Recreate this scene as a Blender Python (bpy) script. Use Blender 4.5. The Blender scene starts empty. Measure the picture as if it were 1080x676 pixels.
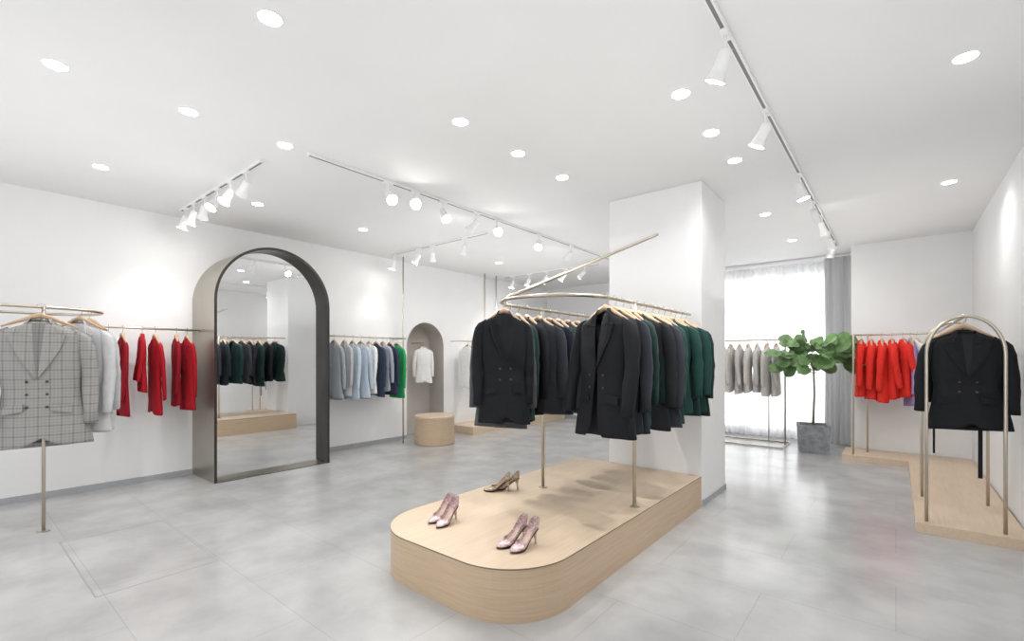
import bpy, bmesh, math, random
from mathutils import Vector, Matrix
random.seed(7)
S=bpy.context.scene
C=S.collection
S.view_settings.view_transform='Standard'
S.view_settings.look='None'
S.view_settings.exposure=0.17
H=2.97
XL=-6.37; XR=0.75; YB=9.1; YB2=8.3; YF=-3.0; XN=-0.5

# ---------------------------------------------------------------- materials
def new_mat(name):
    m=bpy.data.materials.new(name); m.use_nodes=True
    nt=m.node_tree; b=nt.nodes['Principled BSDF']
    return m,nt,b
def L(nt,a,b): nt.links.new(a,b)
def mat(name,col,rough=0.6,metal=0.0,var=0.06,scale=8.0,bump=0.0,bscale=60.0,stretch=None,sheen=0.0,spec=None):
    m,nt,b=new_mat(name)
    tc=nt.nodes.new('ShaderNodeTexCoord')
    mp=nt.nodes.new('ShaderNodeMapping')
    if stretch: mp.inputs['Scale'].default_value=stretch
    L(nt,tc.outputs['Object'],mp.inputs['Vector'])
    n=nt.nodes.new('ShaderNodeTexNoise'); n.inputs['Scale'].default_value=scale; n.inputs['Detail'].default_value=4
    L(nt,mp.outputs[0],n.inputs['Vector'])
    r=nt.nodes.new('ShaderNodeValToRGB')
    r.color_ramp.elements[0].position=0.3; r.color_ramp.elements[1].position=0.7
    r.color_ramp.elements[0].color=(*[max(0,c*(1-var)) for c in col],1)
    r.color_ramp.elements[1].color=(*[min(1,c*(1+var)) for c in col],1)
    L(nt,n.outputs['Fac'],r.inputs['Fac']); L(nt,r.outputs[0],b.inputs['Base Color'])
    b.inputs['Roughness'].default_value=rough; b.inputs['Metallic'].default_value=metal
    if sheen: b.inputs['Sheen Weight'].default_value=sheen
    if spec is not None: b.inputs['Specular IOR Level'].default_value=spec
    if bump:
        n2=nt.nodes.new('ShaderNodeTexNoise'); n2.inputs['Scale'].default_value=bscale
        L(nt,mp.outputs[0],n2.inputs['Vector'])
        bp=nt.nodes.new('ShaderNodeBump'); bp.inputs['Strength'].default_value=bump; bp.inputs['Distance'].default_value=0.01
        L(nt,n2.outputs['Fac'],bp.inputs['Height']); L(nt,bp.outputs[0],b.inputs['Normal'])
    return m
def emis(name,col,st):
    m,nt,b=new_mat(name)
    b.inputs['Base Color'].default_value=(*col,1)
    b.inputs['Emission Color'].default_value=(*col,1); b.inputs['Emission Strength'].default_value=st
    return m

M_wall=mat('wall_paint',(0.88,0.882,0.885),0.7,var=0.012,scale=3)
M_ceil=mat('ceiling_paint',(0.84,0.842,0.845),0.8,var=0.01,scale=2)
M_base=mat('baseboard_grey',(0.42,0.43,0.45),0.5,var=0.03)
M_seam=mat('hatch_seam',(0.34,0.34,0.345),0.5,var=0.03)
M_brass=mat('champagne_metal',(0.62,0.56,0.47),0.28,metal=1.0,var=0.05,scale=5)
M_brassd=mat('blackened_bronze_metal',(0.055,0.052,0.048),0.35,metal=0.6,var=0.1,scale=5)
M_brasss=mat('brushed_champagne_panel',(0.42,0.385,0.33),0.30,metal=0.95,var=0.06,scale=4,stretch=(1,1,0.6))
M_chrome=mat('steel_wire',(0.6,0.58,0.55),0.25,metal=1.0,var=0.02)
M_white=mat('white_lacquer',(0.90,0.90,0.90),0.35,var=0.01)
M_black=mat('black_slot',(0.06,0.06,0.065),0.5,var=0.05)
M_slot=mat('grey_track_slot',(0.22,0.22,0.225),0.5,var=0.05)
M_niche=mat('niche_beige',(0.54,0.50,0.46),0.6,var=0.05,scale=3)
M_conc=mat('planter_concrete',(0.27,0.29,0.31),0.75,var=0.25,scale=14,bump=0.3,bscale=40)
M_soil=mat('soil',(0.06,0.045,0.03),0.95,var=0.3,scale=40)
M_bark=mat('bark',(0.24,0.19,0.14),0.9,var=0.3,scale=30)
M_leaf=mat('leaf_green',(0.17,0.30,0.115),0.42,var=0.4,scale=7)
M_hwood=mat('hanger_wood',(0.60,0.42,0.28),0.45,var=0.12,scale=10,stretch=(1,8,8))
M_edge=mat('dark_edge_banding',(0.22,0.17,0.12),0.5,var=0.05)
M_lens=emis('lamp_lens',(1,0.98,0.95),16)
M_lens2=emis('spot_lens',(1,0.97,0.93),40)
M_mirror,nt,b=new_mat('mirror_silver')
b.inputs['Base Color'].default_value=(0.86,0.87,0.87,1); b.inputs['Metallic'].default_value=1; b.inputs['Roughness'].default_value=0.01

def wood_mat(name,c1,c2,sc):
    m,nt,b=new_mat(name)
    tc=nt.nodes.new('ShaderNodeTexCoord'); mp=nt.nodes.new('ShaderNodeMapping')
    mp.inputs['Scale'].default_value=sc
    L(nt,tc.outputs['Object'],mp.inputs['Vector'])
    n=nt.nodes.new('ShaderNodeTexNoise'); n.inputs['Scale'].default_value=2.0; n.inputs['Detail'].default_value=6; n.inputs['Distortion'].default_value=0.3
    L(nt,mp.outputs[0],n.inputs['Vector'])
    r=nt.nodes.new('ShaderNodeValToRGB')
    r.color_ramp.elements[0].position=0.25; r.color_ramp.elements[0].color=(*c1,1)
    r.color_ramp.elements[1].position=0.75; r.color_ramp.elements[1].color=(*c2,1)
    L(nt,n.outputs['Fac'],r.inputs['Fac']); L(nt,r.outputs[0],b.inputs['Base Color'])
    b.inputs['Roughness'].default_value=0.42
    return m
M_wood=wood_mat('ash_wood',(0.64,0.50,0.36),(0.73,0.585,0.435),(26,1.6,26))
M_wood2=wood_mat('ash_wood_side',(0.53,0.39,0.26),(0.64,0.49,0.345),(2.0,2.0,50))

# floor
M_floor,nt,b=new_mat('polished_concrete_tiles')
tc=nt.nodes.new('ShaderNodeTexCoord')
br=nt.nodes.new('ShaderNodeTexBrick'); br.offset=0.5
br.inputs['Scale'].default_value=1.0; br.inputs['Brick Width'].default_value=1.2; br.inputs['Row Height'].default_value=0.6
br.inputs['Mortar Size'].default_value=0.0022; br.inputs['Mortar Smooth'].default_value=0.3
br.inputs['Color1'].default_value=(0.52,0.52,0.518,1); br.inputs['Color2'].default_value=(0.54,0.54,0.538,1); br.inputs['Mortar'].default_value=(0.43,0.43,0.43,1)
L(nt,tc.outputs['Object'],br.inputs['Vector'])
n=nt.nodes.new('ShaderNodeTexNoise'); n.inputs['Scale'].default_value=2.4; n.inputs['Detail'].default_value=5; n.inputs['Roughness'].default_value=0.55
L(nt,tc.outputs['Object'],n.inputs['Vector'])
r=nt.nodes.new('ShaderNodeValToRGB'); r.color_ramp.interpolation='EASE'
r.color_ramp.elements[0].position=0.25; r.color_ramp.elements[0].color=(0.76,0.76,0.765,1)
r.color_ramp.elements[1].position=0.75; r.color_ramp.elements[1].color=(1.0,1.0,1.0,1)
L(nt,n.outputs['Fac'],r.inputs['Fac'])
mx=nt.nodes.new('ShaderNodeMix'); mx.data_type='RGBA'; mx.blend_type='MULTIPLY'; mx.inputs[0].default_value=1
L(nt,br.outputs['Color'],mx.inputs[6]); L(nt,r.outputs[0],mx.inputs[7]); L(nt,mx.outputs[2],b.inputs['Base Color'])
b.inputs['Roughness'].default_value=0.21

def curtain_mat(name,col,transp,transl):
    m=bpy.data.materials.new(name); m.use_nodes=True; nt=m.node_tree
    for nd in list(nt.nodes): nt.nodes.remove(nd)
    o=nt.nodes.new('ShaderNodeOutputMaterial')
    d=nt.nodes.new('ShaderNodeBsdfDiffuse'); t=nt.nodes.new('ShaderNodeBsdfTranslucent'); tr=nt.nodes.new('ShaderNodeBsdfTransparent')
    n=nt.nodes.new('ShaderNodeTexNoise'); n.inputs['Scale'].default_value=60
    r=nt.nodes.new('ShaderNodeValToRGB')
    r.color_ramp.elements[0].color=(*[c*0.93 for c in col],1); r.color_ramp.elements[1].color=(*col,1)
    L(nt,n.outputs['Fac'],r.inputs['Fac']); L(nt,r.outputs[0],d.inputs[0]); L(nt,r.outputs[0],t.inputs[0])
    m1=nt.nodes.new('ShaderNodeMixShader'); m1.inputs[0].default_value=transl
    L(nt,d.outputs[0],m1.inputs[1]); L(nt,t.outputs[0],m1.inputs[2])
    m2=nt.nodes.new('ShaderNodeMixShader'); m2.inputs[0].default_value=transp
    L(nt,m1.outputs[0],m2.inputs[1]); L(nt,tr.outputs[0],m2.inputs[2]); L(nt,m2.outputs[0],o.inputs[0])
    return m
M_sheer=curtain_mat('sheer_voile',(0.84,0.85,0.86),0.12,0.34)
M_drape=curtain_mat('grey_linen_drape',(0.70,0.70,0.71),0.0,0.2)

def fabric(name,col,rough=0.85,sheen=0.1,var=0.06):
    return mat(name,col,rough,var=var,scale=26,bump=0.05,bscale=300,sheen=sheen,spec=0.2)
F={
 'black':fabric('black_wool',(0.013,0.014,0.017),0.75,0.0),
 'black2':fabric('black_twill',(0.018,0.019,0.023),0.65,0.0),
 'charcoal':fabric('charcoal_wool',(0.030,0.034,0.042),0.8,0.05),
 'inky':fabric('navy_black_wool',(0.012,0.018,0.028),0.8,0.05),
 'slate':fabric('slate_wool',(0.065,0.072,0.082),0.8,0.1),
 'dgreen':fabric('dark_green_velvet',(0.008,0.029,0.027),0.7,0.05),
 'dgreen2':fabric('bottle_green_velvet',(0.011,0.048,0.041),0.7,0.05),
 'red':fabric('crimson_wool',(0.40,0.008,0.018),0.75,0.03),
 'dred':fabric('deep_crimson_wool',(0.27,0.006,0.016),0.75,0.03),
 'ored':fabric('scarlet_wool',(0.74,0.032,0.022),0.75,0.03),
 'grey':fabric('light_grey_wool',(0.52,0.53,0.54)),
 'lgrey':fabric('pale_grey_wool',(0.58,0.58,0.59)),
 'bgrey':fabric('blue_grey_wool',(0.38,0.42,0.48)),
 'lblue':fabric('pale_blue_wool',(0.56,0.64,0.73)),
 'navy':fabric('navy_wool',(0.035,0.05,0.09)),
 'green':fabric('emerald_wool',(0.02,0.32,0.10)),
 'white':fabric('white_cotton',(0.84,0.84,0.83)),
 'beige':fabric('cream_wool',(0.74,0.70,0.66)),
 'cream2':fabric('oatmeal_wool',(0.66,0.64,0.62)),
 'purple':fabric('lilac_wool',(0.36,0.24,0.48)),
 'button':mat('horn_button',(0.05,0.045,0.04),0.3,var=0.1),
}
# plaid
def plaid(name,c1,c2):
    M_plaid,nt,b=new_mat(name)
    tc=nt.nodes.new('ShaderNodeTexCoord'); sp=nt.nodes.new('ShaderNodeSeparateXYZ'); L(nt,tc.outputs['Object'],sp.inputs[0])
    def stripes(src,freq,th):
        a=nt.nodes.new('ShaderNodeMath'); a.operation='MULTIPLY'; a.inputs[1].default_value=freq; L(nt,src,a.inputs[0])
        f=nt.nodes.new('ShaderNodeMath'); f.operation='FRACT'; L(nt,a.outputs[0],f.inputs[0])
        g=nt.nodes.new('ShaderNodeMath'); g.operation='LESS_THAN'; g.inputs[1].default_value=th; L(nt,f.outputs[0],g.inputs[0]); return g.outputs[0]
    def addn(a,b_,k=1.0):
        x=nt.nodes.new('ShaderNodeMath'); x.operation='MULTIPLY_ADD'; L(nt,b_,x.inputs[0]); x.inputs[1].default_value=k; L(nt,a,x.inputs[2]); return x.outputs[0]
    s1=stripes(sp.outputs['X'],19,0.16); s2=stripes(sp.outputs['Z'],17,0.16); s5=stripes(sp.outputs['X'],57,0.4); s6=stripes(sp.outputs['Z'],51,0.4); s3=stripes(sp.outputs['X'],200,0.5); s4=stripes(sp.outputs['Z'],180,0.5)
    t=addn(s1,s2); t=addn(t,s3,0.8); t=addn(t,s4,0.8); t=addn(t,s5,0.5); t=addn(t,s6,0.5)
    mm=nt.nodes.new('ShaderNodeMapRange'); mm.inputs['From Max'].default_value=4.6; L(nt,t,mm.inputs['Value'])
    r=nt.nodes.new('ShaderNodeValToRGB'); r.color_ramp.elements[0].color=(*c1,1); r.color_ramp.elements[1].color=(*c2,1)
    L(nt,mm.outputs[0],r.inputs['Fac']); L(nt,r.outputs[0],b.inputs['Base Color']); b.inputs['Roughness'].default_value=0.9
    return M_plaid
F['plaid']=plaid('glen_plaid_wool',(0.41,0.40,0.385),(0.13,0.128,0.125))
F['plaidd']=plaid('glen_plaid_inner',(0.27,0.265,0.26),(0.11,0.11,0.11))
def glitter(name,c1,c2):
    m,nt,b=new_mat(name)
    tc=nt.nodes.new('ShaderNodeTexCoord')
    v=nt.nodes.new('ShaderNodeTexVoronoi'); v.inputs['Scale'].default_value=140; L(nt,tc.outputs['Object'],v.inputs['Vector'])
    r=nt.nodes.new('ShaderNodeValToRGB'); r.color_ramp.elements[0].color=(*c1,1); r.color_ramp.elements[1].color=(*c2,1)
    L(nt,v.outputs['Color'],r.inputs['Fac']); L(nt,r.outputs[0],b.inputs['Base Color'])
    b.inputs['Roughness'].default_value=0.35; b.inputs['Metallic'].default_value=0.3
    return m
M_glit=glitter('pink_gold_glitter',(0.36,0.22,0.22),(0.84,0.70,0.70))
M_glit2=glitter('tan_gold_glitter',(0.22,0.16,0.11),(0.74,0.62,0.48))
M_insole=mat('nude_insole',(0.62,0.45,0.38),0.5)

# ---------------------------------------------------------------- mesh helpers
def link(o): C.objects.link(o); return o
def mesh_data(name,verts,faces,smooth=False):
    me=bpy.data.meshes.new(name); me.from_pydata([tuple(v) for v in verts],[],faces); me.update()
    bm=bmesh.new(); bm.from_mesh(me); bmesh.ops.recalc_face_normals(bm,faces=bm.faces); bm.to_mesh(me); bm.free()
    if smooth:
        for p in me.polygons: p.use_smooth=True
    return me
def mesh_obj(name,verts,faces,m,smooth=False,parent=None):
    me=mesh_data(name,verts,faces,smooth); me.materials.append(m)
    o=bpy.data.objects.new(name,me); link(o)
    if parent: o.parent=parent
    return o
def box_me(name,lo,hi,bev=0.0,seg=2):
    bm=bmesh.new(); bmesh.ops.create_cube(bm,size=1)
    for v in bm.verts:
        v.co=Vector([lo[i]+(v.co[i]+0.5)*(hi[i]-lo[i]) for i in range(3)])
    if bev: bmesh.ops.bevel(bm,geom=bm.edges[:],offset=bev,segments=seg,affect='EDGES',profile=0.5)
    me=bpy.data.meshes.new(name); bm.to_mesh(me); bm.free(); return me
def box(name,lo,hi,m,bev=0.0,parent=None,seg=2):
    me=box_me(name,lo,hi,bev,seg); me.materials.append(m)
    o=bpy.data.objects.new(name,me); link(o)
    if parent: o.parent=parent
    return o
def struct(o): o['kind']='structure'; return o
def thing(o,label,cat,group=None):
    o['label']=label; o['category']=cat
    if group: o['group']=group
    return o
def empty(name,loc=(0,0,0),rz=0,label='',cat='',group=None):
    o=bpy.data.objects.new(name,None); o.location=loc; o.rotation_euler=(0,0,rz); o.empty_display_size=0.1; link(o)
    if label: thing(o,label,cat,group)
    return o
def loft(rings,cap0=False,cap1=False,closed=True):
    n=len(rings[0]); V=[]; Fc=[]
    for r in rings: V+=r
    for i in range(len(rings)-1):
        for j in range(n if closed else n-1):
            a=i*n+j; b_=i*n+(j+1)%n; Fc.append((a,b_,b_+n,a+n))
    if cap0: Fc.append(tuple(range(n)))
    if cap1: Fc.append(tuple(range((len(rings)-1)*n,len(rings)*n)))
    return V,Fc
def pipe_me(name,pts,r,res=10,smooth_pts=True,cyclic=False):
    P=[Vector(p) for p in pts]; n=len(P); rings=[]
    T=[]
    for i in range(n):
        if cyclic: t=(P[(i+1)%n]-P[i-1])
        else:
            t=(P[min(i+1,n-1)]-P[max(i-1,0)])
        T.append(t.normalized())
    up=Vector((0,0,1)) if abs(T[0].z)<0.9 else Vector((1,0,0))
    nrm=(up-T[0]*up.dot(T[0])).normalized()
    rr=r if isinstance(r,(list,tuple)) else [r]*n
    for i in range(n):
        nrm=(nrm-T[i]*nrm.dot(T[i])).normalized()
        bn=T[i].cross(nrm)
        rings.append([P[i]+(nrm*math.cos(2*math.pi*k/res)+bn*math.sin(2*math.pi*k/res))*rr[i] for k in range(res)])
    if cyclic: rings.append(rings[0]); V,Fc=loft(rings)
    else: V,Fc=loft(rings,True,True)
    me=mesh_data(name,V,Fc,True)
    return me
def pipe(name,pts,r,m,parent=None,res=10,cyclic=False):
    me=pipe_me(name,pts,r,res,cyclic=cyclic); me.materials.append(m)
    o=bpy.data.objects.new(name,me); link(o)
    if parent: o.parent=parent
    return o
def arc(c,r,a0,a1,n,plane='xy',ry=None):
    out=[]; ry=r if ry is None else ry
    for i in range(n+1):
        a=math.radians(a0+(a1-a0)*i/n); u=r*math.cos(a); v=ry*math.sin(a)
        if plane=='xy': out.append((c[0]+u,c[1]+v,c[2]))
        elif plane=='xz': out.append((c[0]+u,c[1],c[2]+v))
        else: out.append((c[0],c[1]+u,c[2]+v))
    return out
def revolve(profile,n=24):
    rings=[[(r*math.cos(2*math.pi*k/n),r*math.sin(2*math.pi*k/n),z) for k in range(n)] for r,z in profile]
    return loft(rings,True,True)

# ---------------------------------------------------------------- room shell
struct(box('floor',(XL-0.5,YF,-0.1),(XR+0.1,YB+0.1,0),M_floor))
struct(box('ceiling',(XL-0.5,YF,H),(XR+0.1,YB+0.1,H+0.1),M_ceil))
NY0,NY1,NZ=4.99,5.82,1.56; NC=(NY0+NY1)/2; NR=(NY1-NY0)/2
outl=[(YF,0),(NY0,0)]+[(NC-NR*math.cos(a*math.pi/24),NZ+NR*math.sin(a*math.pi/24)) for a in range(25)]+[(NY1,0),(YB,0),(YB,H),(YF,H)]
V=[(XL,y,z) for y,z in outl]; struct(mesh_obj('wall_left',V,[tuple(range(len(V)))],M_wall))
nb=[(NY0,0)]+[(NC-NR*math.cos(a*math.pi/24),NZ+NR*math.sin(a*math.pi/24)) for a in range(25)]+[(NY1,0)]
V=[(XL,y,z) for y,z in nb]+[(XL-0.38,y,z) for y,z in nb]; k=len(nb)
Fc=[(i,i+1,i+1+k,i+k) for i in range(k-1)]+[tuple(range(k,2*k))]
struct(mesh_obj('wall_niche',V,Fc,M_niche))
struct(box('wall_right',(XR,YF,0),(XR+0.1,YB,H),M_wall))
struct(box('wall_back',(XN,YB2,0),(XR,YB,H),M_wall))
WX0,WX1,WZ0,WZ1=-2.75,-0.80,0.10,2.80
V=[];Fc=[]
yb=YB
def quad(x0,z0,x1,z1):
    i=len(V); V.extend([(x0,yb,z0),(x1,yb,z0),(x1,yb,z1),(x0,yb,z1)]); Fc.append((i,i+1,i+2,i+3))
quad(XL,0,WX0,H); quad(WX1,0,XN,H); quad(WX0,0,WX1,WZ0); quad(WX0,WZ1,WX1,H)
struct(mesh_obj('wall_window',V,Fc,M_wall))
struct(box('wall_column',(-2.30,4.40,0),(-1.37,5.16,H),M_wall,0.004))
V=[];Fc=[];yb=YF
quad(XL,0,XL+0.5,H); quad(XR-0.3,0,XR,H); quad(XL+0.5,0,XR-0.3,0.15); quad(XL+0.5,2.7,XR-0.3,H)  # unseen wide opening behind the camera, added so the sky gives fill light
struct(mesh_obj('wall_front',V,Fc,M_wall))
def merge_boxes(name,lst,m):
    bm=bmesh.new()
    for lo,hi in lst:
        r_=bmesh.ops.create_cube(bm,size=1)
        for v in r_['verts']: v.co=Vector([lo[i]+(v.co[i]+0.5)*(hi[i]-lo[i]) for i in range(3)])
    me=bpy.data.meshes.new(name); bm.to_mesh(me); bm.free(); me.materials.append(m)
    return link(bpy.data.objects.new(name,me))
bars=[]
for i in range(4):
    x=WX0+(WX1-WX0-0.05)*i/3; bars.append(((x,YB,WZ0),(x+0.05,YB+0.06,WZ1)))
for z in (WZ0,1.0,2.15,WZ1-0.05): bars.append(((WX0,YB,z),(WX1,YB+0.05,z+0.05)))
struct(merge_boxes('window_1',bars,M_base))
bars=[]
for i in range(5):
    x=XL+0.5+(XR-0.3-XL-0.5-0.06)*i/4; bars.append(((x,YF-0.05,0.15),(x+0.06,YF,2.7)))
for z in (0.15,2.64): bars.append(((XL+0.5,YF-0.05,z),(XR-0.3,YF,z+0.06)))
struct(merge_boxes('unseen_fill_window',bars,M_black))  # storefront frame for the added fill-light opening, out of view
struct(box('baseboard_left',(XL,YF,0),(XL+0.012,NY0,0.06),M_base))
struct(box('baseboard_niche',(XL,NY1,0),(XL+0.012,YB,0.06),M_base))
struct(box('baseboard_right',(XR-0.012,YF,0),(XR,4.82,0.06),M_base))
struct(box('baseboard_column',(-1.37,4.41,0),(-1.358,5.16,0.06),M_base))
struct(box('baseboard_window',(XL,YB-0.012,0),(XN,YB,0.06),M_base))
struct(merge_boxes('trim_1',[((-4.74,0.56,0),(-3.50,0.566,0.001)),((-4.74,1.184,0),(-3.50,1.19,0.001)),((-4.74,0.56,0),(-4.734,1.19,0.001)),((-3.506,0.56,0),(-3.50,1.19,0.001))],M_seam))

# ---------------------------------------------------------------- arched mirror
MX=-5.68; MY0,MY1=1.88,3.21; MC=(MY0+MY1)/2; MR=(MY1-MY0)/2; MZ=1.99; TH=0.028
am=empty('arched_mirror',(MX,MC,0),0,'tall arched floor mirror in a deep champagne metal surround','mirror')
def arch(r,z0=0.0,n=36):
    return [(-r,z0)]+[(-r*math.cos(math.pi*i/n),MZ+r*math.sin(math.pi*i/n)) for i in range(n+1)]+[(r,z0)]
oo=arch(MR); ii=arch(MR-TH,0.006)
k=len(oo); D=-(abs(XL)-abs(MX)-0.002)
V=[(0,y,z) for y,z in oo]+[(D,y,z) for y,z in oo]
Fc=[(i,i+1,i+1+k,i+k) for i in range(k-1)]+[(0,k-1,2*k-1,k)]
o=mesh_obj('outer_surround',V,Fc,M_brasss,False,am)
V=[(0,y,z) for y,z in oo]+[(0,y,z) for y,z in ii]+[(-0.15,y,z) for y,z in ii]
Fc=[(i,i+1,i+1+k,i+k) for i in range(k-1)]+[(0,k-1,2*k-1,k)]
Fc+=[(k+i,k+i+1,2*k+i+1,2*k+i) for i in range(k-1)]
mesh_obj('frame',V,Fc,M_brassd,False,am)
mesh_obj('sill',[(0,ii[0][0],.006),(0,ii[-1][0],.006),(-.15,ii[-1][0],.006),(-.15,ii[0][0],.006)],[(0,1,2,3)],M_brasss,False,am)
V=[(-0.148,y,z) for y,z in ii]
mesh_obj('mirror_glass',V,[tuple(range(k))],M_mirror,False,am)

# ---------------------------------------------------------------- central platform
pl=empty('display_platform',(-2.0,3.0,0),0,'low pale ash wood display platform with rounded front corners','platform')
def rounded(x0,x1,y0,y1,r,n=14):
    return [(x1,y1),(x0,y1)]+[(x0+r-r*math.cos(math.pi/2*i/n),y0+r-r*math.sin(math.pi/2*i/n)) for i in range(n+1)]+[(x1-r+r*math.sin(math.pi/2*i/n),y0+r-r*math.cos(math.pi/2*i/n)) for i in range(n+1)]
def prism(name,poly,z0,z1,m,parent=None,off=(0,0)):
    k=len(poly); V=[(x-off[0],y-off[1],z0) for x,y in poly]+[(x-off[0],y-off[1],z1) for x,y in poly]
    Fc=[tuple(range(k)),tuple(range(k,2*k))]+[(i,(i+1)%k,(i+1)%k+k,i+k) for i in range(k)]
    return mesh_obj(name,V,Fc,m,False,parent)
PX0,PX1,PY0,PY1=-2.66,-1.37,1.75,4.395
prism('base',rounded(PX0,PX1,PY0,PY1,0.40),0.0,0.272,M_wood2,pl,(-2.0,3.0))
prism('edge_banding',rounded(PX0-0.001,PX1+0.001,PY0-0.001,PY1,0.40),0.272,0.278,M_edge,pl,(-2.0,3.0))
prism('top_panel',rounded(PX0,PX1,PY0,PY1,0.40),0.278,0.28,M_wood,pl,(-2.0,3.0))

ob=prism('wall_plinth',[(XL+0.013,5.95),(-5.75,5.95),(-5.75,8.9),(XL+0.013,8.9)],0,0.14,M_wood); thing(ob,'long low ash wood plinth along the white wall','platform')
ob=prism('corner_plinth',[(0.12,4.82),(0.735,4.82),(0.735,8.285),(-0.56,8.285),(-0.56,7.62),(0.12,7.62)],0,0.075,M_wood); thing(ob,'L-shaped low ash wood plinth under the arched rack','platform')
st=empty('wood_stool',(-5.70,5.02,0),0,'round drum-shaped ash wood stool beside the arched niche','stool')
V,Fc=revolve([(0.30,0),(0.31,0.01),(0.31,0.41)],40); mesh_obj('base',V,Fc,M_wood2,False,st)
V,Fc=revolve([(0.31,0.412),(0.315,0.417),(0.315,0.44),(0.308,0.45)],40); mesh_obj('seat',V,Fc,M_wood,False,st)

# ---------------------------------------------------------------- racks
RP=0.012
RZ=1.75; cx=-1.865; rr=0.405
cr=empty('clothing_rack',(cx,3.2,0.28),0,'champagne metal oval clothing rack standing on the wooden platform','clothing rack')
def lp(pts,o): return [(p[0]-o[0],p[1]-o[1],p[2]-o[2]) for p in pts]
o0=(cx,3.2,0.28)
path=[(cx+rr,4.25-0.0,RZ)]+[(cx+rr,y,RZ) for y in (3.8,3.3,2.81)]+arc((cx,2.80,RZ),rr,-3,-177,22)+[(cx-rr,y,RZ) for y in (2.81,3.3,3.8,4.25)]
path=[(cx+rr,4.36,RZ)]+path[0:]+[(cx-rr,4.36,RZ)]
pipe('hanging_rail',lp(path,o0),RP,M_brass,cr)
for x in (cx+rr,cx-rr):
    pipe('post',lp([(x,3.18,0.282),(x,3.18,RZ)],o0),0.013,M_brass,cr)
    V,Fc=revolve([(0.035,0.0),(0.035,0.006),(0.014,0.008)],20); o=mesh_obj('foot_flange',V,Fc,M_brass,False,cr); o.location=(x-cx,3.18-3.2,0.001)
bar=[(-2.06,2.46,1.765),(-1.99,2.42,1.768),(-1.935,2.415,1.778),(-1.885,2.46,1.805),(-1.86,2.54,1.842),(-1.46,3.60,2.33)]
pipe('rising_bar',lp(bar,o0),0.012,M_brass,cr)

lr=empty('clothing_rack',(-5.15,0.55,0),0,'champagne metal loop rack holding grey tailored jackets','clothing rack')
o0=(-5.15,0.55,0)
path=[(-5.15,-2.2,RZ),(-5.15,-1,RZ),(-5.15,0.3,RZ),(-5.15,0.54,RZ)]+arc((-5.53,0.55,RZ),0.38,3,177,20)+[(-5.91,0.54,RZ),(-5.91,-1,RZ),(-5.91,-2.2,RZ)]
pipe('hanging_rail',lp(path,o0),RP,M_brass,lr)
pipe('post',lp([(-5.15,0.52,0.0),(-5.15,0.52,RZ)],o0),RP,M_brass,lr)
pipe('post',lp([(-5.15,-2.1,0.0),(-5.15,-2.1,RZ)],o0),RP,M_brass,lr)
pipe('post',lp([(-5.91,-2.1,0.0),(-5.91,-2.1,RZ)],o0),RP,M_brass,lr)
V,Fc=revolve([(0.04,0.0),(0.04,0.006),(0.014,0.009)],20); o=mesh_obj('foot_flange',V,Fc,M_brass,False,lr); o.location=(0,-0.03,0.001)
WR=-6.09; WZ=1.665
def wall_rail(y0,y1,label,poles=()):
    e=empty('wall_rail',(XL,y0,WZ),0,label,'clothes rail')
    pipe('hanging_rail',lp([(WR,y0,WZ),(WR,(y0+y1)/2,WZ),(WR,y1,WZ)],(XL,y0,WZ)),0.011,M_brass,e)
    for y in (y0+0.05,y1-0.05):
        pipe('bracket',lp([(XL,y,WZ),(WR,y,WZ)],(XL,y0,WZ)),0.009,M_brass,e,8)
    for y in poles:
        pipe('pole',lp([(WR+0.0,y,0.0 if y<5.9 else 0.14),(WR,y,H)],(XL,y0,WZ)),0.012,M_brass,e)
    return e
wall_rail(0.55,1.87,'slim champagne metal wall rail with crimson jackets')
wall_rail(3.30,4.75,'champagne metal wall rail with a full-height pole and blue jackets',(4.70,))
wall_rail(5.95,8.4,'champagne metal wall rail above the plinth with two tall poles',(6.62,6.95))
ng=pipe('hanging_peg',[(XL-0.37,5.40,1.62),(XL-0.05,5.40,1.62)],0.011,M_brass); thing(ng,'short champagne metal peg inside the arched niche','clothes rail')

ar=empty('arched_rack',(0.4,4.85,0.075),0,'champagne metal rack with two arched hoops on the L-shaped plinth','clothing rack')
o0=(0.4,4.85,0.075)
AZ=1.67
def hoop(y,top):
    r=0.215
    return [(0.4-r,y,0.076),(0.4-r,y,0.8),(0.4-r,y,top-0.30)]+arc((0.4,y,top-0.29),r,179,1,20,'xz',0.29)+[(0.4+r,y,top-0.30),(0.4+r,y,0.8),(0.4+r,y,0.076)]
pipe('hoop',lp(hoop(4.9,AZ),o0),RP,M_brass,ar)
pipe('hoop',lp(hoop(5.75,AZ),o0),RP,M_brass,ar)
path=[(-0.44,7.70,0.076),(-0.44,7.70,1.2),(-0.44,7.70,AZ-0.06),(-0.44,7.72,AZ-0.02),(-0.44,7.76,AZ),(-0.44,7.88,AZ),(-0.42,7.95,AZ),(-0.36,8.0,AZ),(-0.1,8.0,AZ),(0.22,8.0,AZ),(0.33,7.96,AZ),(0.385,7.88,AZ),(0.40,7.78,AZ),(0.4,6.5,AZ),(0.4,4.9,AZ)]
pipe('hanging_rail',lp(path,o0),0.012,M_brass,ar)
pipe('post',lp([(-0.30,8.0,0.076),(-0.30,8.0,AZ)],o0),RP,M_brass,ar)

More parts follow.
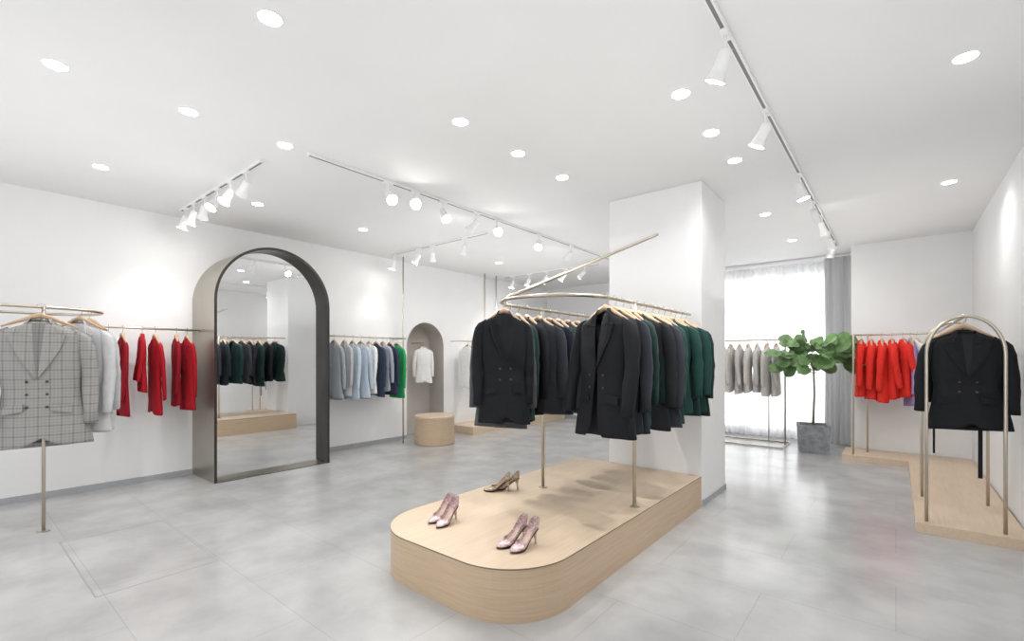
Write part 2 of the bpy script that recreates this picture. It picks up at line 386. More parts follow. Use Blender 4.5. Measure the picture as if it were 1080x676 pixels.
wr=empty('clothing_rack',(-1.35,8.25,0),0,'slim metal rack of pale jackets standing by the bright window','clothing rack')
o0=(-1.35,8.25,0); Z2=1.64
pipe('hanging_rail',lp([(-1.32,8.25,0.02),(-1.32,8.25,Z2-0.05),(-1.335,8.25,Z2-0.015),(-1.37,8.25,Z2),(-2.0,8.25,Z2),(-2.65,8.25,Z2),(-2.69,8.25,Z2-0.03),(-2.70,8.25,Z2-0.06),(-2.70,8.25,0.02)],o0),0.012,M_brass,wr)
pipe('base_frame',lp([(-1.3,7.95,0.015),(-1.3,8.55,0.015),(-2.7,8.55,0.015),(-2.7,7.95,0.015)],o0),0.012,M_brass,wr,8,True)
pipe('post',lp([(-1.60,8.55,0.02),(-1.60,8.55,1.2),(-1.60,8.50,Z2-0.03),(-1.60,8.27,Z2)],o0),0.010,M_brass,wr,8)

# ---------------------------------------------------------------- garments
RG=[(-.100,.052,.042),(-.118,.075,.052),(-.140,.130,.060),(-.162,.182,.066),(-.192,.203,.076),(-.25,.200,.086),(-.33,.194,.096),(-.43,.184,.095),(-.53,.174,.086),(-.62,.182,.090),(-.72,.198,.096),(-.82,.211,.100),(-.895,.218,.102),(-.90,.214,.099)]
PE=2.5
Zt,Zb=-.112,-.46
def prof(z):
    if z>=RG[0][0]: return RG[0][1:]
    for i in range(len(RG)-1):
        a,b_=RG[i],RG[i+1]
        if a[0]>=z>=b_[0]:
            t=(a[0]-z)/(a[0]-b_[0]+1e-9); return (a[1]+(b_[1]-a[1])*t,a[2]+(b_[2]-a[2])*t)
    return RG[-1][1:]
def sup(a,w,d,p=PE):
    c,s=math.cos(a),math.sin(a)
    return (w*math.copysign(abs(c)**(2/p),c), d*math.copysign(abs(s)**(2/p),s))
def fy(x,z):
    w,d=prof(z); t=min(0.999,abs(x)/w); return -d*(1-t**PE)**(1/PE)
def xin(t): return 0.030*(1-max(0,min(1,t)))**0.9
def zlist():
    zs=[]
    for i in range(len(RG)-1):
        z0,z1=RG[i][0],RG[i+1][0]; m_=3 if abs(z1-z0)>0.05 else (2 if abs(z1-z0)>0.03 else 1)
        for q in range(m_): zs.append(z0+(z1-z0)*q/m_)
    zs.append(RG[-1][0]); return zs
def build_body(seed,flare=0.0,opened=False,gapL=0.04,gapR=0.05):
    rnd=random.Random(seed); ph=[rnd.uniform(0,6.28) for _ in range(6)]
    sway=rnd.uniform(-.022,.022); rings=[]; n=48
    for z in zlist():
        w,d=prof(z); t=max(0,min(1,(-z-0.30)/0.6)); w*=1+flare*t; d*=1+flare*t
        ring=[]
        tv=(Zt-z)/(Zt-Zb)
        if opened:
            if tv<1: gl=gr_=xin(tv)+0.004
            else:
                s=(Zb-z)/(0.45); gl=0.004+gapL*s**0.8; gr_=0.004+gapR*s**0.8
                if z<-.80: cut=((-z-.80)/.1)**2*0.035; gl+=cut; gr_+=cut
            al=math.acos(min(1,(gl/w)**(PE/2))); ar_=math.acos(min(1,(gr_/w)**(PE/2)))
            a0=-math.pi/2+(math.pi/2-ar_); a1=3*math.pi/2-(math.pi/2-al)
        for k in range(n+(1 if opened else 0)):
            if opened: a=a0+(a1-a0)*k/n
            else: a=2*math.pi*k/n
            x,y=sup(a,w,d)
            f=1+t*(0.09*math.sin(3*a+ph[0]+2*z)+0.07*math.sin(5*a+ph[1]+3*z))
            f+=0.045*math.sin(7*a+ph[4]+11*z)*min(1,t*2+0.1)
            g_=0; up=0
            if not opened:
                g_=0.10*math.exp(-((x)/0.012)**2)*(1 if z<-.50 else 0)
                if z<-.80 and y<0: up=0.05*math.exp(-(x/0.05)**2)*(-z-.80)/.1
            ring.append((x*(1+0.03*t*math.sin(4*a+ph[3]))+sway*t,y*(f-g_),z+up+0.014*t*math.sin(a+ph[5])))
        rings.append(ring)
    w=[(x*0.93,y*0.86,z+0.03) for x,y,z in rings[-1]]; rings.append(w)
    V,Fc=loft(rings,closed=not opened); return mesh_data('body',V,Fc,True)
def build_sleeve(side):
    P=[(.160,0,-.148,.016,.026),(.178,0,-.160,.032,.046),(.195,0,-.192,.042,.060),(.212,.002,-.27,.046,.063),(.224,.003,-.37,.045,.060),(.229,.0,-.42,.042,.055),(.232,-.004,-.47,.044,.057),(.235,-.012,-.52,.039,.052),(.236,-.018,-.57,.041,.054),(.237,-.026,-.67,.038,.049),(.236,-.034,-.752,.037,.047),(.236,-.034,-.757,.032,.041),(.236,-.033,-.73,.028,.036)]
    rings=[]
    for i,(x,y,z,rx,ry) in enumerate(P):
        r_=[]
        for k in range(20):
            a=2*math.pi*k/20; wob=1+0.06*math.sin(2*a+z*22)+0.045*math.sin(3*a+z*40)
            r_.append((side*(x+rx*math.cos(a)*wob)-side*.185,y+ry*math.sin(a)*wob,z-0.010*math.cos(a)*(1 if i<4 else 0)+.165))
        rings.append(r_)
    V,Fc=loft(rings,True,False); return mesh_data('sleeve',V,Fc,True)
def xout(t):
    if t<0.22: return 0.062+0.10*t
    if t<0.26: return 0.084+ (t-0.22)/0.04*0.036
    return 0.120*(1-((t-0.26)/0.74)**1.35)+0.004
def build_lapel(side,ext=0.0):
    V=[];Fc=[];N=26
    for i in range(N+1):
        t=i/N; z=Zt+(Zb-Zt)*t; a,b_=xin(t),max(xout(t),xin(t)+0.004)
        for j in range(4):
            x=a+(b_-a)*j/3; lift=[0.003,0.012,0.020,0.021][j]
            zz=z+(0.022*j/3 if 0.22<t<0.36 else 0)
            V.append((side*x,fy(x,z)*1.0-lift*(1-0.3*t)-ext*t*0.006,zz))
    for i in range(N):
        for j in range(3):
            a=i*4+j; Fc.append((a,a+1,a+5,a+4))
    base=len(V)
    for i in range(N+1):
        x,y,z=V[i*4+3]; V.append((x*0.99,y+0.020,z))
    for i in range(N): Fc.append((i*4+3,base+i,base+i+1,i*4+7))
    return mesh_data('lapel',V,Fc,False)
def build_lining():
    V=[];Fc=[];N=12
    for i in range(N+1):
        t=i/N; z=Zt+(Zb-Zt)*t+0.0; a=xin(t)+0.004
        for j in range(5):
            x=-a+2*a*j/4; V.append((x,fy(x,z)-0.003,z))
    for i in range(N):
        for j in range(4): a=i*5+j; Fc.append((a,a+1,a+6,a+5))
    return mesh_data('lining',V,Fc,True)
def build_collar():
    n=20; r1=[];r2=[];r3=[]
    for i in range(n+1):
        a=math.radians(-45+270*i/n)
        c,s=math.cos(a),math.sin(a)
        r1.append((0.046*c,0.040*s,-.092)); r2.append((0.054*c,0.050*s,-.078)); r3.append((0.086*c,0.066*s,-.128))
    V,Fc=loft([r1,r2,r3],closed=False); return mesh_data('collar',V,Fc,True)
def disc_me(name,r,h):
    V,Fc=revolve([(r,0),(r,h*0.7),(r*0.8,h)],12)
    V=[(x,-z,y) for x,y,z in V]; return mesh_data(name,V,Fc,False)
def flap_me():
    V=[];Fc=[]
    for k_,off in enumerate((0.016,0.0)):
        for i in range(4):
            for j in range(2):
                x=0.062+0.095*i/3; z=-0.62-0.045*j-0.006*i
                V.append((x,fy(x,z)-off-(0.004 if k_==0 else -0.01),z))
    for i in range(3): a=i*2; Fc.append((a,a+2,a+3,a+1)); 
    for i in range(3): a=i*2; Fc+= [(a,a+2,a+10,a+8),(a+1,a+3,a+11,a+9)]
    Fc+=[(0,1,9,8),(6,7,15,14)]
    return mesh_data('pocket_flap',V,Fc,False)
BODY=[build_body(1),build_body(2),build_body(3,0.05),build_body(4,0.03)]
BODYO=[build_body(11,0.02,True,.015,.03),build_body(12,0.05,True,.04,.02),build_body(13,0.0,True,.025,.02),build_body(14,0.04,True,.01,.045)]
SL=[build_sleeve(1),build_sleeve(-1)]; LP=[build_lapel(1),build_lapel(-1)]
LN=build_lining(); CO=build_collar(); BT=disc_me('button',0.008,0.005)
FL1=flap_me(); FL2=FL1.copy(); FL2.transform(Matrix.Scale(-1,4,(1,0,0)))
for me in BODY+BODYO+SL+LP+[LN,CO,BT,FL1,FL2]: me.materials.append(None)
HK=pipe_me('hook',[(0,0,-.098),(0,0,-.06),(0.004,0,-.040),(0.016,0,-.024),(0.021,0,-.004),(0.017,0,.012),(0.0,0,.0205),(-0.016,0,.013),(-0.021,0,0)],0.0022,6)
HB=pipe_me('hanger_bar',[(-.175,.0,-.160),(-.14,.0,-.140),(-.09,0,-.112),(-.04,0,-.084),(0,0,-.068),(.04,0,-.084),(.09,0,-.112),(.14,0,-.140),(.175,0,-.160)],[.006,.009,.012,.017,.021,.017,.012,.009,.006],8)
HK.materials.append(M_chrome); HB.materials.append(M_hwood)
def part(name,me,m,parent,loc=(0,0,0),rot=None):
    o=bpy.data.objects.new(name,me); link(o); o.parent=parent; o.location=loc
    if rot: o.rotation_euler=rot
    if m is not None:
        o.material_slots[0].link='OBJECT'; o.material_slots[0].material=m
    return o
cnt=[0]; R=math.radians
def garment(x,y,z,rz,fab,label,group,sx=1,sy=0.62,sz=1,detail=1,lap=None,name='blazer',cat='jacket',lin='white',hanger=True,op=False,swing=7,plain=False):
    cnt[0]+=1
    e=empty(name,(x,y,z),rz,label,cat,group); e.scale=(sx,sy,sz)
    m=F[fab]; lm=F[lap] if lap else m
    part('body',(BODYO if op else BODY)[cnt[0]%4],m,e)
    for s_,me in ((1,SL[0]),(-1,SL[1])):
        part('sleeve',me,m,e,(s_*.185,0,-.165),(R(random.uniform(-swing,swing)),R(random.uniform(-3,1.5)*s_*-1),0))
    if plain: 
        part('collar',CO,m,e)
    elif detail>=1:
        part('collar',CO,m,e); part('lapel',LP[0],lm,e); part('lapel',LP[1],lm,e)
    if detail>=2:
        if not op: part('lining',LN,F[lin],e)
        part('pocket_flap',FL1,lm,e); part('pocket_flap',FL2,lm,e)
        b_x=0.045 if not op else 0.055
        for bx in (-b_x,b_x):
            for bz in (-.48,-.56,-.64) if fab=='plaid' else (-.50,-.58):
                part('button',BT,F['button'],e,(bx,fy(bx,bz)-0.010,bz))
    if hanger:
        h=empty('coat_hanger',(x,y,z),rz,'wooden coat hanger with a steel hook on the rail','hanger','wooden coat hangers'); h.scale=(sx,1,1)
        part('hook',HK,None,h); part('hanger_bar',HB,None,h)
    return e
g='dark tailored blazers on the oval rack'
nm={'black':'black wool blazer on the oval rack','charcoal':'charcoal wool blazer on the oval rack','inky':'navy-black wool blazer on the oval rack','dgreen':'dark green velvet blazer on the oval rack','dgreen2':'bottle green velvet blazer on the oval rack','slate':'slate grey wool blazer on the oval rack'}
xr=cx+rr; xl=cx-rr
cols=['black','charcoal','inky','dgreen','black','dgreen2','charcoal','dgreen','dgreen2','dgreen2','dgreen','dgreen2','dgreen']
rots=[-16,10,-14,-24,6,-24,-6,-18,-28,-4,-20,4,-12]
szs=[1.01,.99,1.01,.94,1.0,.95,1.02,.96,.99,.94,.97,.95,.98]
for i,c in enumerate(cols):
    y=2.74+i*0.124
    garment(xr,y,RZ,R(rots[i]),c,nm[c],g,sx=random.uniform(.92,1.03)*(1.12 if i==0 else 1),sy=.82 if i==0 else .54,sz=szs[i],detail=2 if i<2 else 1,lin=c,op=i in(0,2,3,5),swing=9)
for a,rz,c,sx,sz,sy in ((174,-18,'dgreen',.98,.97,.6),(-170,-4,'dgreen2',.95,.95,.62),(-148,28,'slate',.88,1.0,.64),(-124,52,'black',.84,.94,.6)):
    garment(cx+rr*math.cos(R(a)),2.8+rr*math.sin(R(a)),RZ,R(rz),c,nm[c],g,sx=sx,sz=sz,sy=sy,detail=2,lin=c,op=(a in (-148,-170)),swing=9)
for i,c in enumerate(['black','charcoal','inky','dgreen','charcoal','black','dgreen','black','dgreen']):
    y=2.96+i*0.15
    garment(xl,y,RZ,R(random.uniform(-22,10)),c,nm[c],g,detail=1,sx=1.0,sy=.54,sz=random.uniform(.93,1.04),op=i%3==0,swing=10)
g='grey jackets on the loop rack'
garment(-5.10,0.50,RZ,R(72),'plaid','grey checked double-breasted blazer hanging on the loop rack',g,sx=1.24,sy=1.0,sz=1.20,detail=2,lin='plaidd',swing=2)
garment(-5.22,0.74,RZ,R(42),'lgrey','pale grey wool blazer hanging on the loop rack',g,sx=1.08,sy=.6,sz=1.12)
garment(-5.36,0.82,RZ,R(34),'grey','light grey wool blazer hanging on the loop rack',g,sx=.98,sy=.6,sz=1.10)
g='crimson jackets on the wall rail'
for y,c,rz,sz,sx in ((1.075,'red',-6,.82,.45),(1.185,'dred',2,1.0,.66),(1.345,'red',-8,.74,.55),(1.455,'red',6,1.0,.64),(1.645,'dred',-4,.92,.56),(1.745,'red',8,.98,.66)):
    garment(WR+0.01,y,WZ,R(rz),c,'deep crimson jacket on the wall rail' if c=='dred' else 'bright crimson jacket on the wall rail',g,sx=sx,sz=sz,sy=.36,detail=1,swing=12)
g='blue and grey jackets on the wall rail'
for y,c,s in ((3.50,'bgrey',.98),(3.66,'grey',.93),(3.79,'lblue',1),(3.93,'lblue',1.0),(4.07,'white',.93),(4.19,'navy',.98),(4.31,'bgrey',.9),(4.44,'navy',.97),(4.57,'green',1.03)):
    lab={'bgrey':'blue-grey wool jacket on the wall rail','grey':'light grey wool jacket on the wall rail','lblue':'pale blue wool jacket on the wall rail','white':'white jacket among blue jackets on the wall rail','navy':'navy wool jacket on the wall rail','green':'emerald green coat at the end of the wall rail'}[c]
    garment(WR+0.01,y,WZ,R(random.uniform(0,10)),c,lab,g,sx=.76,sz=s,sy=.46,swing=10)
garment(XL-0.06,5.40,1.62,R(70),'white','plain white top hanging inside the arched niche','white tops',sx=.72,sz=.78,name='white_top',cat='top',plain=True,detail=0,swing=1)
for y in (6.15,6.30):
    garment(WR+0.01,y,WZ,R(10),'white','plain white top on the wall rail by the poles','white tops',sx=.82,sz=.95,name='white_top',cat='top',plain=True,detail=0)
for y,c in ((7.2,'lgrey'),(7.4,'white'),(7.6,'grey')):
    garment(WR+0.01,y,WZ,R(10),c,'pale jacket on the wall rail by the poles','pale jackets',sx=.82,sz=.95)
g='pale jackets on the window rack'
for i,c in enumerate(['beige','cream2','beige','beige','cream2','beige','cream2','beige','cream2']):
    garment(-2.50+i*0.132,8.25,Z2,R(90+random.uniform(-10,10)),c,'%s wool jacket on the rack by the window'%('cream' if c=='beige' else 'oatmeal'),g,sx=.85,sz=random.uniform(.88,.97),sy=.58)
g='scarlet jackets on the corner rail'
for x,c in ((-.37,'ored'),(-.26,'ored'),(-.15,'ored'),(-.04,'ored'),(.07,'ored'),(.145,'purple'),(.21,'white')):
    garment(x,8.0,AZ,R(90+random.uniform(0,28)),c,{'ored':'scarlet wool jacket on the corner rail','white':'white jacket on the corner rail','purple':'lilac jacket on the corner rail'}[c],g,sx=.82 if c=='ored' else .7,sz=random.uniform(.90,1.0) if c!='purple' else 1.04,sy=.70 if c=='ored' else .4,swing=10)
garment(0.415,5.02,AZ-0.035,R(6),'black','black double-breasted blazer on the arched rack','blazers on the arched rack',sx=1.08,sy=.85,sz=.93,detail=2,lin='black2',swing=4,hanger=False)
h=empty('coat_hanger',(0.4,5.02,AZ),R(6),'wooden coat hanger with a steel hook on the rail','hanger','wooden coat hangers')
part('hook',HK,None,h); part('hanger_bar',HB,None,h)
garment(0.42,5.25,AZ,R(0),'black','black double-breasted blazer on the arched rack','blazers on the arched rack',sx=.90,sy=.6,sz=.9)
for x,l,w_ in ((0.235,.24,.007),(0.50,.40,.013)):
    o=box('hanging_belt',(x-w_,5.05,0.83-l),(x+w_,5.06,0.90),F['black'],0.003); thing(o,'black fabric belt dangling below the black blazer','belt')

# ---------------------------------------------------------------- lights
def spot_light(name,loc,power,size,blend,parent=None,rot=None,rad=0.05):
    ld=bpy.data.lights.new(name,'SPOT'); ld.energy=power; ld.spot_size=math.radians(size); ld.spot_blend=blend; ld.shadow_soft_size=rad
    ld.color=(1,0.985,0.965)
    o=bpy.data.objects.new(name,ld); link(o); o.location=loc
    if parent: o.parent=parent
    if rot is not None: o.rotation_euler=rot
    return o
V,Fc=revolve([(0.056,0),(0.057,-0.003),(0.053,-0.004),(0.050,-0.002)],28); DR=mesh_data('trim_ring',V,Fc,False); DR.materials.append(M_white)
V,Fc=revolve([(0.051,-0.003),(0.050,-0.0055)],28); DL=mesh_data('lens',V,Fc,False); DL.materials.append(M_lens)
DLs=[(-2.305,1.0),(-3.59,.41),(-3.59,1.04),(-5.2,.868),(-3.59,1.668),(-5.18,2.12),(-2.305,2.26),(-2.31,2.9),(-2.31,3.533),(-1.02,2.878),(-1.025,3.51),(-1.02,4.122),(.29,3.496),(.378,5.877),(-1.138,5.883),(-5.18,3.378),(.29,1.0),(-2.3,-1.2),(-5.2,-1.2),(-1.1,7.4),(-5.2,6.0),(-3.6,7.6)]
for x,y in DLs:
    e=empty('recessed_downlight',(x,y,H),0,'round white recessed ceiling downlight, lit','downlight','recessed downlights')
    for nme,me in (('trim_ring',DR),('lens',DL)):
        o=bpy.data.objects.new(nme,me); link(o); o.parent=e
    spot_light('lamp',(0,0,-0.02),21,155,0.9,e)
HBm,HBf=revolve([(0.012,0.02),(0.027,0.018),(0.032,0.0),(0.033,-0.045),(0.036,-0.08),(0.051,-0.12),(0.052,-0.125),(0.047,-0.125)],24)
SH=mesh_data('lamp_head',HBm,HBf,False); SH.materials.append(M_white)
V,Fc=revolve([(0.047,-0.1252),(0.045,-0.1275)],24); SLn=mesh_data('lens',V,Fc,False); SLn.materials.append(M_lens2)
AD=box_me('adapter',(-.018,-.05,-.035),(.018,.05,-0.02),0.003); AD.materials.append(M_white)
AR=pipe_me('arm',[(0,0,-.03),(0,0,-.10)],0.009,8); AR.materials.append(M_white)
def track_spot(x,y,aim,power=14,trot=0):
    e=empty('track_spotlight',(x,y,H),trot,'white ceiling track spotlight with a flared lit head','spotlight','track spotlights')
    o=bpy.data.objects.new('adapter',AD); link(o); o.parent=e
    o=bpy.data.objects.new('arm',AR); link(o); o.parent=e
    d=(Vector(aim)-Vector((x,y,H-0.12))).normalized()
    q=Vector((0,0,-1)).rotation_difference(d)
    q=Matrix.Rotation(-trot,4,'Z').to_quaternion()@q
    for nme,me in (('lamp_head',SH),('lens',SLn)):
        o=bpy.data.objects.new(nme,me); link(o); o.parent=e; o.location=(0,0,-0.12); o.rotation_mode='QUATERNION'; o.rotation_quaternion=q
    l=spot_light('lamp',(0,0,-0.12),power,75,0.8,e,rad=0.03)
    l.rotation_mode='QUATERNION'; l.rotation_quaternion=q
    off=(q@Vector((0,0,-0.14))); l.location=Vector((0,0,-0.12))+off
def track(x0,y0,x1,y1,label):
    w=0.018
    e=empty('ceiling_track',(x0,y0,H),0,label,'lighting track')
    if abs(x1-x0)<1e-3:
        box('rail',(-w,0,-.022),(w,y1-y0,0),M_white,0.002,e); box('slot',(-w*.45,0.01,-.0235),(w*.45,y1-y0-0.01,-.0215),M_slot,0,e)
    else:
        box('rail',(0,-w,-.022),(x1-x0,w,0),M_white,0.002,e); box('slot',(0.01,-w*.45,-.0235),(x1-x0-0.01,w*.45,-.0215),M_slot,0,e)
T='white ceiling lighting track with a dark slot'
track(-.65,0.9,-.65,8.1,T)
for y,a,p in ((2.45,(-1.6,2.9,1.0),46),(3.39,(-1.7,3.6,0.9),46),(4.73,(0.0,5.0,0.3),8),(5.64,(-.2,8,1.0),14),(6.26,(-.1,7.8,0.8),10),(7.14,(-.2,8.2,1.0),10),(7.7,(-1.5,8.5,1.2),12)):
    track_spot(-.65,y,a,p)
track(-6.0,1.67,-4.0,1.67,T)
for x,a in ((-5.85,(-6.37,1.3,1.2)),(-5.6,(-6.2,1.2,1.0)),(-5.3,(-6.37,1.7,1.2)),(-4.95,(-4.6,0.5,1.2)),(-4.65,(-4.3,0.6,1.0)),(-4.3,(-6.3,1.4,1.0))):
    track_spot(x,1.67,a,8,trot=R(90))
track(-3.58,1.84,-3.58,6.9,T)
for y,a,p in ((2.59,(-1.6,2.2,1.1),38),(2.905,(-0.9,0.9,1.35),22),(3.26,(-2.2,2.9,1.1),46),(3.75,(-6.2,3.8,1.2),14),(4.10,(-1.6,2.4,1.3),34),(4.92,(-2.4,3.0,0.8),20),(5.7,(-6,6.2,1.0),16)):
    track_spot(-3.58,y,a,p)
track(-6.0,4.45,-4.05,4.45,T)
for x,a in ((-6.0,(-6.3,4.2,1.2)),(-5.4,(-6.3,3.9,1.2)),(-5.1,(-6.3,5.4,1.2)),(-4.45,(-6.2,5.2,1.0))):
    track_spot(x,4.45,a,10,trot=R(90))
track(-6.0,7.12,-3.9,7.12,T)
for x in (-5.8,-5.4,-5.0,-4.6,-4.2):
    track_spot(x,7.12,(-6.2,6.9,1.2),11,trot=R(90))
# unseen area lights facing up, added as fill to brighten the ceiling
for x,y,sx_,sy_,p in ((-4.2,0.6,3,3,12),(-4.2,5.2,3,4,20),(-1.0,2.2,2.6,3.4,10),(-0.8,6.3,2.4,3.2,8)):
    ld=bpy.data.lights.new('ceiling_fill_light','AREA'); ld.shape='RECTANGLE'; ld.size=sx_; ld.size_y=sy_; ld.energy=p; ld.color=(1,0.995,0.985)
    o=bpy.data.objects.new('ceiling_fill_light',ld); link(o); o.location=(x,y,1.95); o.rotation_euler=(R(180),0,0)

ld=bpy.data.lights.new('daylight','AREA'); ld.shape='RECTANGLE'; ld.size=WX1-WX0; ld.size_y=WZ1-WZ0; ld.energy=78; ld.color=(1.0,1.0,1.0)
o=bpy.data.objects.new('daylight',ld); link(o); o.location=((WX0+WX1)/2,YB+0.5,(WZ0+WZ1)/2); o.rotation_euler=(R(-90),0,0)
w=bpy.data.worlds.new('sky'); S.world=w; w.use_nodes=True
bg=w.node_tree.nodes['Background']; bg.inputs[0].default_value=(0.97,0.985,1,1); bg.inputs[1].default_value=1.8

def wavy(name,x0,x1,y,z0,z1,amp,per,m,label,cat):
    n=int((x1-x0)/per*12); V=[];Fc=[]
    for j in range(9):
        t=j/8; z=z1+(z0-z1)*t
        for i in range(n+1):
            x=x0+(x1-x0)*i/n; ph=2*math.pi*(x-x0)/per
            V.append((x+0.012*math.sin(ph*0.5+3*t),y+amp*math.sin(ph+0.5*math.sin(2*t)+0.8*math.sin(ph*0.21))*(0.75+0.4*t)+0.3*amp*math.sin(ph*0.37+1),z))
    for j in range(8):
        for i in range(n): a=j*(n+1)+i; Fc.append((a,a+1,a+n+2,a+n+1))
    o=mesh_obj(name,V,Fc,m,True); thing(o,label,cat); return o
wavy('sheer_curtain',WX0-0.05,WX1+0.05,YB-0.10,0.02,2.9,0.038,0.12,M_sheer,'white sheer voile curtain across the bright window','curtain')
wavy('grey_drape',-0.88,-0.53,YB-0.22,0.02,2.93,0.035,0.085,M_drape,'heavy grey linen drape gathered beside the window','curtain')
o=box('curtain_rail',(WX0-0.1,YB-0.25,2.93),(XN-0.01,YB-0.05,2.965),M_white,0.003); thing(o,'white ceiling-mounted curtain rail above the window','curtain rail')

# ---------------------------------------------------------------- plant
pp=empty('potted_fiddle_fig',(-0.93,8.03,0),R(12),'broad-leaved fig tree in a square grey concrete planter','plant')
bm=bmesh.new()
def addring(h,w): return [bm.verts.new((sx*w,sy*w,h)) for sx,sy in ((-1,-1),(1,-1),(1,1),(-1,1))]
rs=[addring(0,.175),addring(.40,.195),addring(.40,.17),addring(.33,.165)]
for a,b_ in zip(rs,rs[1:]):
    for i in range(4): bm.faces.new((a[i],a[(i+1)%4],b_[(i+1)%4],b_[i]))
bm.faces.new(rs[0]); bmesh.ops.recalc_face_normals(bm,faces=bm.faces)
me=bpy.data.meshes.new('planter'); bm.to_mesh(me); bm.free(); me.materials.append(M_conc); o=link(bpy.data.objects.new('planter',me)); o.parent=pp
box('soil',(-.165,-.165,.30),(.165,.165,.345),M_soil,0,pp)
pipe('trunk',[(0,0,.34),(.008,.0,.6),(.018,.01,.85),(.010,0,1.1),(0,0,1.38)],[.017,.015,.013,.011,.008],M_bark,pp)
rnd=random.Random(5)
V=[];Fc=[];BV=[];BF=[]
tips=[]
NL=64
for i in range(NL):
    th=2*math.pi*i*0.618+rnd.uniform(-.3,.3); ph=-1.1+2.2*((i*0.37)%1); rad=0.30+0.70*((i*0.73)%1)
    px=0.52*rad*math.cos(th)*math.cos(ph*0.5); py=0.26*rad*math.sin(th)*math.cos(ph*0.6)-0.10; pz=1.42+0.28*math.sin(ph)*rad
    py=min(py,0.12)
    if px>0.28: py=min(py,-0.06)
    tips.append((px,py,pz))
    d=Vector((px,py*0.6,0.15*(ph))).normalized()
    d=(d+Vector((rnd.uniform(-.6,.6),rnd.uniform(-.5,.1),rnd.uniform(-.6,.35)))).normalized()
    up=Vector((rnd.uniform(-.6,.6),rnd.uniform(-1.6,-.4),0.7)).normalized()
    side=d.cross(up).normalized(); nn=side.cross(d).normalized()
    Lf=rnd.uniform(.18,.25); Wf=Lf*0.46; base=len(V); o0=Vector((px,py,pz))-d*0.05
    for a in range(9):
        t=a/8; wd=Wf*(math.sin(math.pi*min(1,t*0.97+0.02))**0.5)*(0.8+0.25*t)
        for b_ in range(5):
            s=(b_-2)/2
            p=o0+d*(t*Lf)+side*(s*wd)+nn*(0.025*abs(s)+0.012*math.sin(t*9+s*3)-0.05*Lf*4*t*t*0.5)
            if p.y>0.15 and p.x>0.3: p.y=0.15
            V.append(p)
    for a in range(8):
        for b_ in range(4): q=base+a*5+b_; Fc.append((q,q+1,q+6,q+5))
mesh_obj('foliage',V,Fc,M_leaf,True,pp)
for k_,(a,b_,c) in enumerate(tips[:18]):
    z0=1.12+0.014*k_
    me=pipe_me('b',[(0.01,0,z0),(a*.5,b_*.5,z0+(c-z0)*.4),(a,b_,c)],[.006,.004,.003],6)
    off=len(BV); BV+=[v.co.copy() for v in me.vertices]; BF+=[tuple(off+i for i in p.vertices) for p in me.polygons]
mesh_obj('branches',BV,BF,M_bark,True,pp)

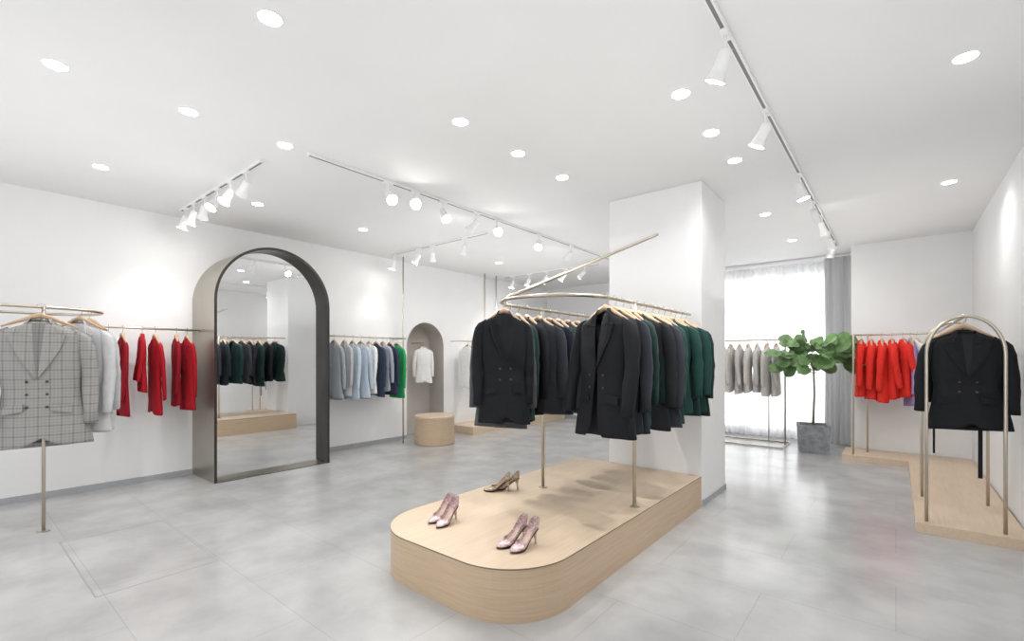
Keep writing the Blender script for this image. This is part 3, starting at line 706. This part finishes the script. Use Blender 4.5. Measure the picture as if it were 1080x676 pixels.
# ---------------------------------------------------------------- shoes
def shoe_meshes():
    N=18; K=20; Ls=.215
    rings=[]; sole_r=[]
    def base(t):
        if t<0.33: return 0.004+ (0.006*(1-t/0.12) if t<0.12 else 0)
        s=(t-0.33)/0.67; return 0.004+0.088*(s*s*(3-2*s))**0.9
    def hw(t):
        if t<0.33: return 0.006+0.034*math.sin(math.pi/2*min(1,t/0.33))**0.8
        if t<0.7: return 0.040-0.014*math.sin(math.pi/2*(t-0.33)/0.37)
        return 0.026+0.002*math.sin(math.pi*(t-0.7)/0.3)-0.010*max(0,(t-0.93)/0.07)
    def hh(t):
        if t<0.33: return 0.012+0.030*(t/0.33)
        if t<0.75: return 0.042-0.010*math.sin(math.pi*(t-0.33)/0.42)
        return 0.042+0.020*((t-0.75)/0.25)
    def gap(t):
        if t<0.27: return 0
        return min(1,(t-0.27)/0.14)
    for i in range(N+1):
        t=i/N; bz=base(t); w=hw(t); h=hh(t); g=gap(t); r_=[]
        amax=math.pi*(1-0.42*g)
        for k in range(K+1):
            a=-amax+2*amax*k/K
            x=w*math.sin(a)
            if abs(a)>math.pi/2 and g>0: x=w*math.copysign(1,a)*(1-(1-abs(math.sin(a)))*(1-0.75*g))
            z=bz+h*0.5*(1-math.cos(a)) if g==0 or abs(a)<math.pi/2 else bz+h*(0.5+0.5*(abs(a)-math.pi/2)/(amax-math.pi/2+1e-6))
            r_.append((x,t*Ls,z))
        rings.append(r_)
        sole_r.append([(-w*.9,t*Ls,bz-0.001),(w*.9,t*Ls,bz-0.001),(w*.86,t*Ls,bz-0.0045),(-w*.86,t*Ls,bz-0.0045)])
    V,Fc=loft(rings,True,False,closed=False)
    i0=(N)*(K+1); Fc.append(tuple(range(i0,i0+K+1)))
    up=mesh_data('upper',V,Fc,True)
    V,Fc=loft(sole_r,True,True); so=mesh_data('sole',V,Fc,False)
    rg=[]
    for i in range(N+1):
        t=i/N
        if t<0.25: continue
        rg.append([(-hw(t)*.9,t*Ls,base(t)+0.008),(0,t*Ls,base(t)+0.006),(hw(t)*.9,t*Ls,base(t)+0.008)])
    V,Fc=loft(rg,closed=False); ins=mesh_data('insole',V,Fc,True)
    rg=[]
    for z,rx,y0 in ((base(.97)+.004,.021,.188),(.075,.016,.193),(.05,.009,.198),(.02,.0055,.201),(0.0,.006,.202)):
        rg.append([(rx*math.cos(2*math.pi*k/14),y0+rx*math.sin(2*math.pi*k/14),z) for k in range(14)])
    V,Fc=loft(rg,True,True); he=mesh_data('heel',V,Fc,True)
    return up,so,ins,he
UP,SO,INS,HE=shoe_meshes()
for me in (UP,SO,INS,HE): me.materials.append(None)
def shoe(x,y,rz,m,label,grp):
    e=empty('high_heel_pump',(x,y,0.2815),rz,label,'shoe',grp)
    part('upper',UP,m,e); part('sole',SO,M_black,e); part('insole',INS,M_insole,e); part('heel',HE,m,e)
l1='pink-gold glittery stiletto pump standing on the wooden platform'
for x,y,rz in ((-2.33,2.00,4),(-2.23,1.98,10)): shoe(x,y,R(rz),M_glit,l1,'pink glitter pumps')
for x,y,rz in ((-1.73,1.98,-12),(-1.63,1.98,-6)): shoe(x,y,R(rz),M_glit,l1,'pink glitter pumps')
for x,y,rz in ((-2.57,2.78,-50),(-2.545,2.865,-52)): shoe(x,y,R(rz),M_glit2,'tan-gold glittery stiletto pump standing on the wooden platform','tan glitter pumps')

# ---------------------------------------------------------------- camera
cd=bpy.data.cameras.new('camera'); cd.sensor_width=36; cd.sensor_fit='HORIZONTAL'; cd.lens=495*36/1080; cd.shift_y=40/1080
cam=bpy.data.objects.new('camera',cd); link(cam); cam.location=(0,0,1.35); cam.rotation_euler=(R(90),0,R(39.29)); cd.clip_start=0.02
S.camera=cam
